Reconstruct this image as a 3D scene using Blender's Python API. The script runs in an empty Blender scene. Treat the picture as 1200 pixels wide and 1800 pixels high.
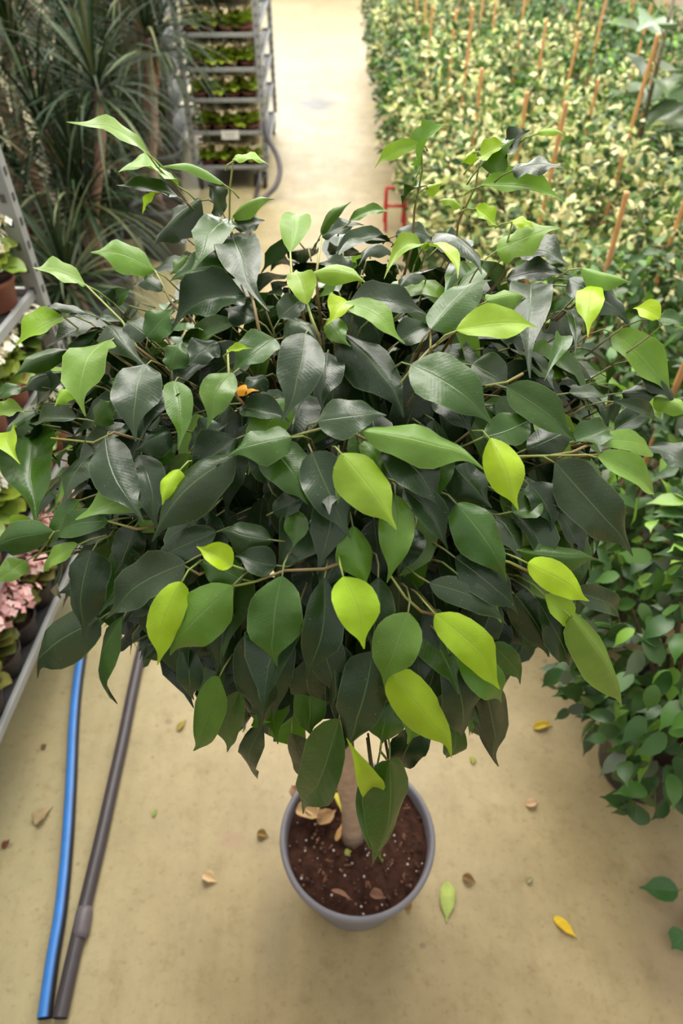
import bpy, math, random
from mathutils import Vector, Matrix, noise as mnoise
R = math.radians
rnd = random.Random(11)
C = bpy.context.scene.collection
V = Vector

# ------------------------------------------------------------------ camera, light, exposure
CAM_Z = 1.61
PITCH = 44.0
cam_d = bpy.data.cameras.new('camera')
cam = bpy.data.objects.new('camera', cam_d); C.objects.link(cam)
cam.location = (0, 0, CAM_Z); cam.rotation_euler = (R(90-PITCH), 0, 0)
cam_d.sensor_fit = 'VERTICAL'; cam_d.sensor_height = 36; cam_d.lens = 23.98
cam_d.clip_start = .01
cam_d.dof.use_dof = True; cam_d.dof.focus_distance = .64; cam_d.dof.aperture_fstop = 5.6
bpy.context.scene.camera = cam

sc = bpy.context.scene
sc.view_settings.view_transform = 'Standard'
sc.view_settings.look = 'None'
sc.view_settings.exposure = 0.72
sc.view_settings.gamma = 1
sc.view_settings.use_curve_mapping = False

WORLD = .66
# daylight through a glasshouse: brightest overhead and towards the far end
w = bpy.data.worlds.new('greenhouse_daylight'); sc.world = w; w.use_nodes = True
nt = w.node_tree; nt.nodes.clear()
tc = nt.nodes.new('ShaderNodeTexCoord'); sep = nt.nodes.new('ShaderNodeSeparateXYZ')
nt.links.new(tc.outputs['Generated'], sep.inputs[0])
rz = nt.nodes.new('ShaderNodeMapRange'); rz.inputs['From Min'].default_value = -.05; rz.inputs['From Max'].default_value = .6
rz.inputs['To Min'].default_value = .25; rz.inputs['To Max'].default_value = 1.0
nt.links.new(sep.outputs['Z'], rz.inputs['Value'])
ry = nt.nodes.new('ShaderNodeMapRange'); ry.inputs['From Min'].default_value = -1; ry.inputs['From Max'].default_value = 1
ry.inputs['To Min'].default_value = .85; ry.inputs['To Max'].default_value = 1.5
nt.links.new(sep.outputs['Y'], ry.inputs['Value'])
mu = nt.nodes.new('ShaderNodeMath'); mu.operation = 'MULTIPLY'
nt.links.new(rz.outputs[0], mu.inputs[0]); nt.links.new(ry.outputs[0], mu.inputs[1])
mu2 = nt.nodes.new('ShaderNodeMath'); mu2.operation = 'MULTIPLY'; mu2.inputs[1].default_value = WORLD
nt.links.new(mu.outputs[0], mu2.inputs[0])
bg = nt.nodes.new('ShaderNodeBackground'); bg.inputs['Color'].default_value = (1.0, .975, .93, 1)
nt.links.new(mu2.outputs[0], bg.inputs['Strength'])
ow = nt.nodes.new('ShaderNodeOutputWorld'); nt.links.new(bg.outputs[0], ow.inputs[0])

def area(name, loc, target, sx, sy, power, col):
    l = bpy.data.lights.new(name, 'AREA'); l.shape = 'RECTANGLE'; l.size = sx; l.size_y = sy
    l.energy = power; l.color = col
    o = bpy.data.objects.new(name, l); C.objects.link(o); o.location = loc
    o.rotation_euler = (V(target)-V(loc)).to_track_quat('-Z', 'Y').to_euler()
    return o
for lx in (-3.2, -.9, 1.4, 3.7):                      # four bays of roof glazing running along the aisle
    area('roof_glazing', (lx, 5.0, 4.0), (lx*.75, 4.4, 0), .9, 8.0, 105, (1, .965, .88))
area('end_glazing', (-.4, 13.5, 3.2), (0, 3.0, .6), 7.0, 2.4, 330, (1, .975, .92))

# ------------------------------------------------------------------ pixel -> ray (camera model of the photo)
F = 1199.0; cp, sp = math.cos(R(PITCH)), math.sin(R(PITCH))
CAMP = V((0, 0, CAM_Z))
def ray(px, py):
    u = (px-600)/F; v = (py-900)/F
    return V((u, cp-v*sp, -(sp+v*cp)))          # unit depth along the optical axis
def on_z(px, py, z=0.0):
    r = ray(px, py); return CAMP + r*((CAM_Z-z)/-r.z)
def project(P):
    d = P-CAMP; dep = d.y*cp - d.z*sp
    if dep < .02: return None
    return (600+F*d.x/dep, 900+F*(-d.y*sp-d.z*cp)/dep, dep)

# ------------------------------------------------------------------ helpers
class MB:
    def __init__(s): s.v=[]; s.f=[]; s.uv=[]; s.c=[]
    def add(s, vs, fs, col=(1,1,1), uvs=None):
        o = len(s.v); s.v += [tuple(p) for p in vs]
        s.f += [tuple(i+o for i in f) for f in fs]
        s.uv += uvs if uvs else [(0,0)]*len(vs)
        if isinstance(col, list): s.c += col
        else: s.c += [col]*len(vs)
    def box(s, c, d, col=(1,1,1), rz=0, M=None):
        cx,cy,cz = c; x,y,z = d[0]/2,d[1]/2,d[2]/2
        vs=[]
        for i in (-1,1):
            for j in (-1,1):
                for k in (-1,1):
                    p = V((i*x,j*y,k*z))
                    if rz: p = Matrix.Rotation(rz,3,'Z')@p
                    p = p+V(c)
                    vs.append(M@p if M else p)
        s.add(vs, [(0,1,3,2),(4,6,7,5),(0,4,5,1),(2,3,7,6),(0,2,6,4),(1,5,7,3)], col)
    def tube(s, pts, rad, n=8, col=(1,1,1), cap=True):
        pts=[V(p) for p in pts]; m=len(pts)
        rr = rad if isinstance(rad,(list,tuple)) else [rad]*m
        cc = col if isinstance(col,list) else [col]*m
        vs=[]; cs=[]; uvs=[]; prev=None
        for i,p in enumerate(pts):
            t = (pts[min(i+1,m-1)]-pts[max(i-1,0)])
            if t.length<1e-9: t=V((0,0,1))
            t.normalize()
            a = prev - t*prev.dot(t) if prev else t.cross(V((0,0,1)) if abs(t.z)<.9 else V((1,0,0)))
            if a.length<1e-6: a=t.cross(V((1,0,0)))
            a.normalize(); prev=a; b=t.cross(a)
            for k in range(n):
                an=2*math.pi*k/n
                vs.append(p+a*math.cos(an)*rr[i]+b*math.sin(an)*rr[i]); cs.append(cc[i]); uvs.append((k/n,i/m))
        fs=[(i*n+k, i*n+(k+1)%n, (i+1)*n+(k+1)%n, (i+1)*n+k) for i in range(m-1) for k in range(n)]
        if cap: fs += [tuple(range(n-1,-1,-1)), tuple((m-1)*n+k for k in range(n))]
        s.add(vs,fs,cs,uvs)
    def lathe(s, prof, n=32, c=(0,0,0), col=(1,1,1)):
        vs=[]; m=len(prof)
        for r,z in prof:
            for k in range(n):
                a=2*math.pi*k/n; vs.append((c[0]+r*math.cos(a), c[1]+r*math.sin(a), c[2]+z))
        fs=[(i*n+k, i*n+(k+1)%n, (i+1)*n+(k+1)%n, (i+1)*n+k) for i in range(m-1) for k in range(n)]
        s.add(vs,fs,col)
    def blob(s, c, r, col=(1,1,1), n=6, sq=(1,1,1), jit=.15, rg=rnd):
        vs=[(c[0],c[1],c[2]-r*sq[2])]; rows=n//2
        for i in range(1,rows):
            ph=math.pi*i/rows
            for k in range(n):
                a=2*math.pi*k/n; q=r*(1+rg.uniform(-jit,jit))
                vs.append((c[0]+q*sq[0]*math.sin(ph)*math.cos(a), c[1]+q*sq[1]*math.sin(ph)*math.sin(a), c[2]-q*sq[2]*math.cos(ph)))
        vs.append((c[0],c[1],c[2]+r*sq[2])); L=len(vs)-1
        fs=[(0,1+(k+1)%n,1+k) for k in range(n)]
        for i in range(rows-2):
            fs+=[(1+i*n+k,1+i*n+(k+1)%n,1+(i+1)*n+(k+1)%n,1+(i+1)*n+k) for k in range(n)]
        fs+=[(L,1+(rows-2)*n+k,1+(rows-2)*n+(k+1)%n) for k in range(n)]
        s.add(vs,fs,col)
    def mesh(s, name, mat, smooth=True):
        me=bpy.data.meshes.new(name); me.from_pydata(s.v,[],s.f)
        ca=me.color_attributes.new('Col','FLOAT_COLOR','POINT')
        ca.data.foreach_set('color',[x for c in s.c for x in (c[0],c[1],c[2],1)])
        ul=me.uv_layers.new(name='UVMap'); li=[0]*len(me.loops); me.loops.foreach_get('vertex_index',li)
        ul.data.foreach_set('uv',[x for i in li for x in s.uv[i]])
        if smooth: me.polygons.foreach_set('use_smooth',[True]*len(me.polygons))
        me.materials.append(mat); me.update(); return me
    def obj(s, name, mat, parent=None, smooth=True, bevel=0):
        o=bpy.data.objects.new(name, s.mesh(name,mat,smooth)); C.objects.link(o)
        if parent: o.parent=parent
        if bevel:
            b=o.modifiers.new('bevel','BEVEL'); b.width=bevel; b.segments=2; b.limit_method='ANGLE'
        return o
def tag(o,label,cat,group=None,kind=None):
    o['label']=label; o['category']=cat
    if group: o['group']=group
    if kind: o['kind']=kind
    return o
def thing(name,label,cat,loc=(0,0,0),rz=0,group=None):
    o=bpy.data.objects.new(name,None); C.objects.link(o); o.location=loc; o.rotation_euler=(0,0,rz)
    o.empty_display_size=.05
    return tag(o,label,cat,group)
KIDS={}
def kids(o):
    if o.name not in KIDS: KIDS[o.name]=[c for c in bpy.data.objects if c.parent==o]
    return KIDS[o.name]
def dup(root,loc,rz=0,scale=1,label=None,group=None):
    r=root.copy(); C.objects.link(r); r.location=loc; r.rotation_euler=(0,0,rz); r.scale=(scale,)*3
    if label: r['label']=label
    if group: r['group']=group
    for ch in kids(root):
        c=ch.copy(); C.objects.link(c); c.parent=r
        for g in kids(ch):
            d=g.copy(); C.objects.link(d); d.parent=c
    return r

# ------------------------------------------------------------------ materials
def N(nt,t,**kw):
    n=nt.nodes.new(t)
    for k,v in kw.items(): setattr(n,k,v)
    return n
def math_(nt,op,a,b=None,clamp=False):
    n=N(nt,'ShaderNodeMath',operation=op); n.use_clamp=clamp
    for i,x in enumerate((a,b)):
        if x is None: continue
        if isinstance(x,(int,float)): n.inputs[i].default_value=x
        else: nt.links.new(x,n.inputs[i])
    return n.outputs[0]
def mixc(nt,fac,a,b,mode='MIX'):
    n=N(nt,'ShaderNodeMix',data_type='RGBA',blend_type=mode)
    for i,x in ((0,fac),(6,a),(7,b)):
        if isinstance(x,(int,float)): n.inputs[i].default_value=x
        elif isinstance(x,tuple): n.inputs[i].default_value=(*x,1)
        else: nt.links.new(x,n.inputs[i])
    return n.outputs[2]
def base_mat(name):
    m=bpy.data.materials.new(name); m.use_nodes=True; nt=m.node_tree
    return m,nt,nt.nodes['Principled BSDF']
def mat_attr(name,rough=.5,spec=.5,noise=.15,scale=40,bump=0,transl=0,metal=0,coat=0,tint=(1,1,1)):
    """colour from the mesh's own colour attribute with a little procedural mottling"""
    m,nt,b=base_mat(name)
    at=N(nt,'ShaderNodeVertexColor',layer_name='Col')
    tcn=N(nt,'ShaderNodeTexCoord'); no=N(nt,'ShaderNodeTexNoise'); no.inputs['Scale'].default_value=scale; no.inputs['Detail'].default_value=4
    nt.links.new(tcn.outputs['Object'],no.inputs['Vector'])
    f=math_(nt,'MULTIPLY_ADD',no.outputs['Fac'],2*noise); f.node.inputs[2].default_value=1-noise
    vm=N(nt,'ShaderNodeVectorMath',operation='SCALE'); nt.links.new(at.outputs['Color'],vm.inputs[0]); nt.links.new(f,vm.inputs['Scale'])
    nt.links.new(vm.outputs[0],b.inputs['Base Color'])
    b.inputs['Roughness'].default_value=rough; b.inputs['Specular IOR Level'].default_value=spec; b.inputs['Metallic'].default_value=metal
    b.inputs['Coat Weight'].default_value=coat
    if bump:
        bp=N(nt,'ShaderNodeBump'); bp.inputs['Strength'].default_value=bump; bp.inputs['Distance'].default_value=.004
        nt.links.new(no.outputs['Fac'],bp.inputs['Height']); nt.links.new(bp.outputs[0],b.inputs['Normal'])
    if transl:
        tr=N(nt,'ShaderNodeBsdfTranslucent'); nt.links.new(vm.outputs[0],tr.inputs[0])
        mx=N(nt,'ShaderNodeMixShader'); mx.inputs[0].default_value=transl
        nt.links.new(b.outputs[0],mx.inputs[1]); nt.links.new(tr.outputs[0],mx.inputs[2])
        nt.links.new(mx.outputs[0],nt.nodes['Material Output'].inputs[0])
    return m
def mat_leaf(name,rough=.36,transl=.12,spec=.5,vein=(.30,.42,.16),veinf=.5):
    m,nt,b=base_mat(name)
    at=N(nt,'ShaderNodeVertexColor',layer_name='Col')
    uv=N(nt,'ShaderNodeUVMap',uv_map='UVMap'); sp_=N(nt,'ShaderNodeSeparateXYZ'); nt.links.new(uv.outputs[0],sp_.inputs[0])
    au=math_(nt,'ABSOLUTE',math_(nt,'SUBTRACT',sp_.outputs[0],.5))          # 0 midrib .. .5 margin
    mid=math_(nt,'SUBTRACT',1.0,math_(nt,'DIVIDE',au,.022),True)
    edge=math_(nt,'DIVIDE',math_(nt,'SUBTRACT',au,.475),.025,True)
    # side veins run out from the midrib at an angle
    ph=math_(nt,'MULTIPLY',math_(nt,'SUBTRACT',sp_.outputs[1],math_(nt,'MULTIPLY',au,.35)),150.0)
    vv=math_(nt,'SINE',ph)
    sv=math_(nt,'MULTIPLY',math_(nt,'POWER',math_(nt,'MULTIPLY_ADD',vv,.5),3.0),.03)
    sv.node.inputs[0].links[0].from_node.inputs[0].links[0].from_node.inputs[2].default_value=.5
    tcn=N(nt,'ShaderNodeTexCoord'); no=N(nt,'ShaderNodeTexNoise'); no.inputs['Scale'].default_value=45; no.inputs['Detail'].default_value=5
    nt.links.new(tcn.outputs['Object'],no.inputs['Vector'])
    dust=N(nt,'ShaderNodeTexNoise'); dust.inputs['Scale'].default_value=700; dust.inputs['Detail'].default_value=2
    nt.links.new(tcn.outputs['Object'],dust.inputs['Vector'])
    f=math_(nt,'MULTIPLY_ADD',no.outputs['Fac'],.5); f.node.inputs[2].default_value=.75
    vm=N(nt,'ShaderNodeVectorMath',operation='SCALE'); nt.links.new(at.outputs['Color'],vm.inputs[0]); nt.links.new(f,vm.inputs['Scale'])
    lines=math_(nt,'MULTIPLY',math_(nt,'MAXIMUM',mid,math_(nt,'MAXIMUM',math_(nt,'MULTIPLY',edge,.8),sv)),veinf)
    col=mixc(nt,lines,vm.outputs[0],vein)
    spk=math_(nt,'GREATER_THAN',dust.outputs['Fac'],.73)
    col=mixc(nt,math_(nt,'MULTIPLY',spk,.35),col,(.45,.47,.36))
    nt.links.new(col,b.inputs['Base Color'])
    rr=math_(nt,'MULTIPLY_ADD',no.outputs['Fac'],.22); rr.node.inputs[2].default_value=rough-.11
    nt.links.new(rr,b.inputs['Roughness']); b.inputs['Specular IOR Level'].default_value=spec
    bp=N(nt,'ShaderNodeBump'); bp.inputs['Strength'].default_value=.35; bp.inputs['Distance'].default_value=.0012
    hh=math_(nt,'ADD',math_(nt,'MULTIPLY',no.outputs['Fac'],3.0),math_(nt,'ADD',math_(nt,'MULTIPLY',vv,.035),math_(nt,'MULTIPLY',mid,-1.0)))
    nt.links.new(hh,bp.inputs['Height']); nt.links.new(bp.outputs[0],b.inputs['Normal'])
    tr=N(nt,'ShaderNodeBsdfTranslucent'); nt.links.new(mixc(nt,1.0,col,(.9,1.0,.45),'MULTIPLY'),tr.inputs[0])
    mx=N(nt,'ShaderNodeMixShader'); mx.inputs[0].default_value=transl
    nt.links.new(b.outputs[0],mx.inputs[1]); nt.links.new(tr.outputs[0],mx.inputs[2])
    nt.links.new(mx.outputs[0],nt.nodes['Material Output'].inputs[0])
    return m
M_leaf=mat_leaf('fig_leaf_mature',.32,.05,.45,(.16,.26,.08),.5)
M_young=mat_leaf('fig_leaf_young',.36,.30,.4,(.45,.62,.14),.45)
M_bush=mat_attr('small_leaf',.42,.5,.2,30,0,.15)
M_var=mat_attr('variegated_leaf',.5,.35,.2,60,0,.2)
M_blade=mat_attr('strap_leaf',.5,.3,.25,12,0,.08)
M_bark=mat_attr('bark',.75,.3,.35,60,.8)
M_twig=mat_attr('twig',.55,.4,.2,80)
M_plastic=mat_attr('pot_plastic',.45,.4,.12,25,.15)
M_terra=mat_attr('terracotta_plastic',.55,.35,.15,30,.1)
M_soil=mat_attr('peat_soil',.95,.1,.5,120,1.0)
M_grit=mat_attr('grit',.8,.3,.2,200)
M_zinc=mat_attr('galvanised_steel',.62,.4,.25,14,.1,0,.15)
M_cane=mat_attr('bamboo_cane',.5,.4,.25,30,.2,0)
M_flower=mat_attr('petal',.6,.3,.12,200,0,.25)
M_succ=mat_attr('succulent_leaf',.4,.5,.25,60,0,.08)
M_rubber=mat_attr('hose_rubber',.45,.5,.2,30,.2)
M_dry=mat_attr('dry_leaf',.7,.25,.35,60,.4,.1)
M_paint=mat_attr('painted_metal',.4,.5,.15,20)
M_paper=mat_attr('paper_tag',.7,.3,.05,20)

# ------------------------------------------------------------------ floor
def mat_floor():
    m,nt,b=base_mat('worn_concrete_floor')
    tcn=N(nt,'ShaderNodeTexCoord'); P=tcn.outputs['Object']
    def noi(scale,det=6,rough=.6,vec=None):
        n=N(nt,'ShaderNodeTexNoise'); n.inputs['Scale'].default_value=scale; n.inputs['Detail'].default_value=det; n.inputs['Roughness'].default_value=rough
        nt.links.new(vec or P,n.inputs['Vector']); return n.outputs['Fac']
    def ramp(fac,stops):
        r=N(nt,'ShaderNodeValToRGB'); e=r.color_ramp.elements
        e[0].position,e[0].color=stops[0][0],(*stops[0][1],1); e[1].position,e[1].color=stops[1][0],(*stops[1][1],1)
        for p,c in stops[2:]:
            x=e.new(p); x.color=(*c,1)
        nt.links.new(fac,r.inputs[0]); return r.outputs[0]
    big=ramp(noi(1.1,4),[(.35,FLOOR_A),(.65,FLOOR_B)])
    med=ramp(noi(7,7,.7),[(.3,(.80,.78,.74)),(.7,(1.06,1.05,1.03))])
    col=mixc(nt,1.0,big,med,'MULTIPLY')
    # streaky wheel grime running along the aisle
    mp=N(nt,'ShaderNodeMapping'); mp.inputs['Scale'].default_value=(9,1.2,1); nt.links.new(P,mp.inputs[0])
    st=ramp(noi(1.5,6,.65,mp.outputs[0]),[(.5,(1,1,1)),(.78,(.82,.80,.74))])
    col=mixc(nt,.8,col,st,'MULTIPLY')
    # greenish wear on the left
    sx=N(nt,'ShaderNodeSeparateXYZ'); nt.links.new(P,sx.inputs[0])
    lf=N(nt,'ShaderNodeMapRange'); lf.inputs['From Min'].default_value=-.25; lf.inputs['From Max'].default_value=-.95
    nt.links.new(sx.outputs[0],lf.inputs[0])
    gm=math_(nt,'MULTIPLY',lf.outputs[0],math_(nt,'MULTIPLY',noi(5,5),1.2),True)
    col=mixc(nt,math_(nt,'MULTIPLY',gm,.7),col,(.33,.345,.20))
    # small dirt specks
    vo=N(nt,'ShaderNodeTexVoronoi'); vo.inputs['Scale'].default_value=16; nt.links.new(P,vo.inputs['Vector'])
    s=math_(nt,'LESS_THAN',vo.outputs['Distance'],math_(nt,'MULTIPLY',math_(nt,'SUBTRACT',noi(3,3),.47),.9))
    col=mixc(nt,math_(nt,'MULTIPLY',s,.4),col,(.12,.09,.06))
    blot=ramp(noi(19,6,.75),[(.52,(1,1,1)),(.72,(.78,.73,.64))]); col=mixc(nt,.9,col,blot,'MULTIPLY')
    fs=ramp(noi(60,4,.7),[(.56,(1,1,1)),(.74,(.66,.60,.50))]); col=mixc(nt,.8,col,fs,'MULTIPLY')
    # grey damp stain far down the aisle
    def spot(cx,cy,rx,ry,c,strength):
        nonlocal col
        a=math_(nt,'POWER',math_(nt,'DIVIDE',math_(nt,'SUBTRACT',sx.outputs[0],cx),rx),2.0)
        bb=math_(nt,'POWER',math_(nt,'DIVIDE',math_(nt,'SUBTRACT',sx.outputs[1],cy),ry),2.0)
        d=math_(nt,'ADD',a,bb); d=math_(nt,'ADD',d,math_(nt,'MULTIPLY',math_(nt,'SUBTRACT',noi(9,4),.5),.9))
        k=math_(nt,'MULTIPLY',math_(nt,'SUBTRACT',1.15,d,True),strength)
        col=mixc(nt,k,col,c)
    q=on_z(555,183); spot(q.x,q.y,.22,.34,(.10,.10,.085),1.0)
    q=on_z(408,1476); spot(q.x,q.y,.035,.025,(.36,.22,.14),.5)
    q=on_z(480,1640); spot(q.x,q.y,.05,.13,(.22,.18,.11),.3)
    q=on_z(1170,1620); spot(q.x+.05,q.y-.05,.13,.2,(.22,.15,.10),.45)
    # straight saw-cut joint across the aisle
    jy=on_z(560,350).y
    jl=math_(nt,'LESS_THAN',math_(nt,'ABSOLUTE',math_(nt,'SUBTRACT',sx.outputs[1],jy)),.012)
    col=mixc(nt,math_(nt,'MULTIPLY',jl,.5),col,(.25,.20,.14))
    nt.links.new(col,b.inputs['Base Color'])
    rr=math_(nt,'MULTIPLY_ADD',noi(5,5),.25); rr.node.inputs[2].default_value=.38
    nt.links.new(rr,b.inputs['Roughness']); b.inputs['Specular IOR Level'].default_value=.5
    bp=N(nt,'ShaderNodeBump'); bp.inputs['Strength'].default_value=.15; bp.inputs['Distance'].default_value=.003
    nt.links.new(noi(50,5),bp.inputs['Height']); nt.links.new(bp.outputs[0],b.inputs['Normal'])
    return m
FLOOR_A=(.36,.275,.130); FLOOR_B=(.45,.36,.195)
fl=MB(); fl.box((0,8,-.05),(24,30,.1)); fo=fl.obj('floor',mat_floor(),None,False); fo['kind']='structure'

# ------------------------------------------------------------------ leaf
PROF=[(0,.06),(.025,.28),(.07,.56),(.14,.80),(.24,.96),(.35,1),(.47,.98),(.58,.88),(.67,.71),(.74,.51),(.79,.35),(.84,.22),(.89,.135),(.945,.085),(1,.025)]
PROFB=[(0,.05),(.03,.20),(.09,.45),(.17,.70),(.27,.88),(.39,.99),(.51,1),(.62,.90),(.70,.72),(.77,.49),(.82,.31),(.87,.18),(.91,.115),(.955,.075),(1,.025)]
PROF2=[(0,.04),(.06,.5),(.2,.92),(.4,1.0),(.6,.86),(.75,.46),(.84,.20),(.92,.11),(1,.03)]
PROF3=[(0,.1),(.3,1.0),(.65,.75),(1,.02)]
def leaf(mb,B,T,Nn,W,col,prof=PROF,half=3,arch=.06,fold=.12,bend=0,wave=.0,ph=0,tipdrop=0,curl=0,tipb=0):
    D=T-B; L=D.length
    if L<1e-5: return
    d=D/L; n=(Nn-d*Nn.dot(d))
    if n.length<1e-4: n=d.orthogonal()
    n.normalize(); S=d.cross(n)
    vs=[];uv=[];cs=[]; us=[i/half for i in range(-half,half+1)]
    for t,wp in prof:
        c=B+D*t+n*(arch*L*math.sin(math.pi*t)) + S*(bend*L*math.sin(math.pi*t)+tipb*L*math.sin(math.pi*max(0,(t-.6)/.4)))
        c=c+V((0,0,-1))*(tipdrop*L*max(0,t-.55)**1.5)
        for u in us:
            x=W/2*wp*u
            h=fold*W*abs(u)**1.3*wp + wave*W*math.sin(ph+t*13+(1.6 if u>0 else 0))*abs(u)**2*min(1,wp*1.5) - curl*W*(u*u)*wp
            vs.append(c+S*x+n*h); uv.append((.5+u/2,t)); cs.append(col)
    k=len(us)
    fs=[(i*k+j,i*k+j+1,(i+1)*k+j+1,(i+1)*k+j) for i in range(len(prof)-1) for j in range(k-1)]
    mb.add(vs,fs,cs,uv)
def rv(rg=rnd): return V((rg.gauss(0,1),rg.gauss(0,1),rg.gauss(0,1)))
def jc(c,a=.12,rg=rnd):
    k=1+rg.uniform(-a,a); return (c[0]*k*(1+rg.uniform(-a,a)*.6),c[1]*k,c[2]*k*(1+rg.uniform(-a,a)*.6))

# ------------------------------------------------------------------ THE FIG TREE
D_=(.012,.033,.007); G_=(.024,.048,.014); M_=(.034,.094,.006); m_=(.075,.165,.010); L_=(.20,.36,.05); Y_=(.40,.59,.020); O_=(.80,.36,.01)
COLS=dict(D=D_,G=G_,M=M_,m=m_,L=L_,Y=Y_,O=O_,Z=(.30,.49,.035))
EC=V((.0,.62,1.03)); ER=V((.365,.335,.305))
def surf(px,py,s=1.0):
    """point on the crown's ellipsoid (scaled s) under a pixel; beside it, the nearest approach"""
    r=ray(px,py); o=CAMP-EC
    a=V((o.x/ER.x,o.y/ER.y,o.z/ER.z)); b=V((r.x/ER.x,r.y/ER.y,r.z/ER.z))
    A=b.dot(b); B=2*a.dot(b); Cc=a.dot(a)-s*s; q=B*B-4*A*Cc
    t0=-B/(2*A)
    t=t0-math.sqrt(q)/(2*A) if q>0 else t0
    return CAMP+r*t
def enorm(P):
    d=P-EC; n=V((d.x/ER.x**2,d.y/ER.y**2,d.z/ER.z**2)); n.normalize(); return n

pot_c=on_z(628,1467,.24); tx,ty=pot_c.x,pot_c.y
tree=thing('weeping_fig','big weeping fig tree with drooping leaves in a grey plastic pot, mid aisle','potted tree',(tx,ty,0))
O=V((tx,ty,0))
p=MB(); g=(.20,.19,.21)
p.lathe([(0,.004),(.098,.004),(.103,.0),(.106,.008),(.112,.05),(.128,.15),(.137,.205),(.1395,.212),(.147,.214),(.1495,.219),(.151,.236),(.1495,.2405),(.144,.2415),(.1405,.238),(.139,.226),(.134,.19)],64,(0,0,0),g)
p.obj('pot',M_plastic,tree)
s=MB(); vs=[];cs=[];n=90
rings=22
for i in range(rings+1):
    for k in range(64):
        a=2*math.pi*k/64; r=.1385*i/rings
        x,y=r*math.cos(a),r*math.sin(a)
        z=.212+.006*mnoise.noise(V((x*30,y*30,0)))+.004*mnoise.noise(V((x*110,y*110,3)))+.010*math.exp(-(r/.04)**2)
        vs.append((x,y,z)); q=.7+.6*mnoise.noise(V((x*60,y*60,9)))
        cs.append((.060*q+.012,.026*q+.006,.017*q+.004))
fs=[(i*64+k,i*64+(k+1)%64,(i+1)*64+(k+1)%64,(i+1)*64+k) for i in range(rings) for k in range(64)]
s.add(vs,[tuple(reversed(f)) for f in fs][::1],cs)
s.obj('soil',M_soil,tree)
gr=MB()
for i in range(230):
    a=rnd.uniform(0,6.28); r=.133*math.sqrt(rnd.random()); q=rnd.random()
    c=(.55,.50,.45) if q<.2 else ((.16,.08,.05) if q<.6 else (.07,.03,.02))
    gr.blob((r*math.cos(a),r*math.sin(a),.2165+.003*rnd.random()),rnd.uniform(.0012,.0030 if q<.2 else .0045),c,6,(1,1,.7))
for i in range(26):
    a=rnd.uniform(0,6.28); r=.12*math.sqrt(rnd.random()); aa=rnd.uniform(0,6.28); x,y=r*math.cos(a),r*math.sin(a); l=rnd.uniform(.006,.014)
    gr.tube([(x,y,.219),(x+l*math.cos(aa),y+l*math.sin(aa),.222)],.0016,5,(.20,.09,.05))
go=gr.obj('soil_grit',M_grit,tree); go['kind']='stuff'

trunk_b=on_z(621,1472,.215)-O
trunk_top=EC-O+V((-.01,-.05,-.24))
tr=MB(); pts=[];rad=[];cs=[]
for i in range(15):
    t=i/14; q=trunk_b.lerp(trunk_top,t)+V((.004*math.sin(t*9),.004*math.sin(t*7+1),0))
    pts.append(q); rad.append(.0225*(1-.2*t)+(.003 if i==0 else 0)); cs.append((.42,.29,.20))
tr.tube(pts,rad,20,cs); tr.obj('trunk',M_bark,tree)

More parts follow.
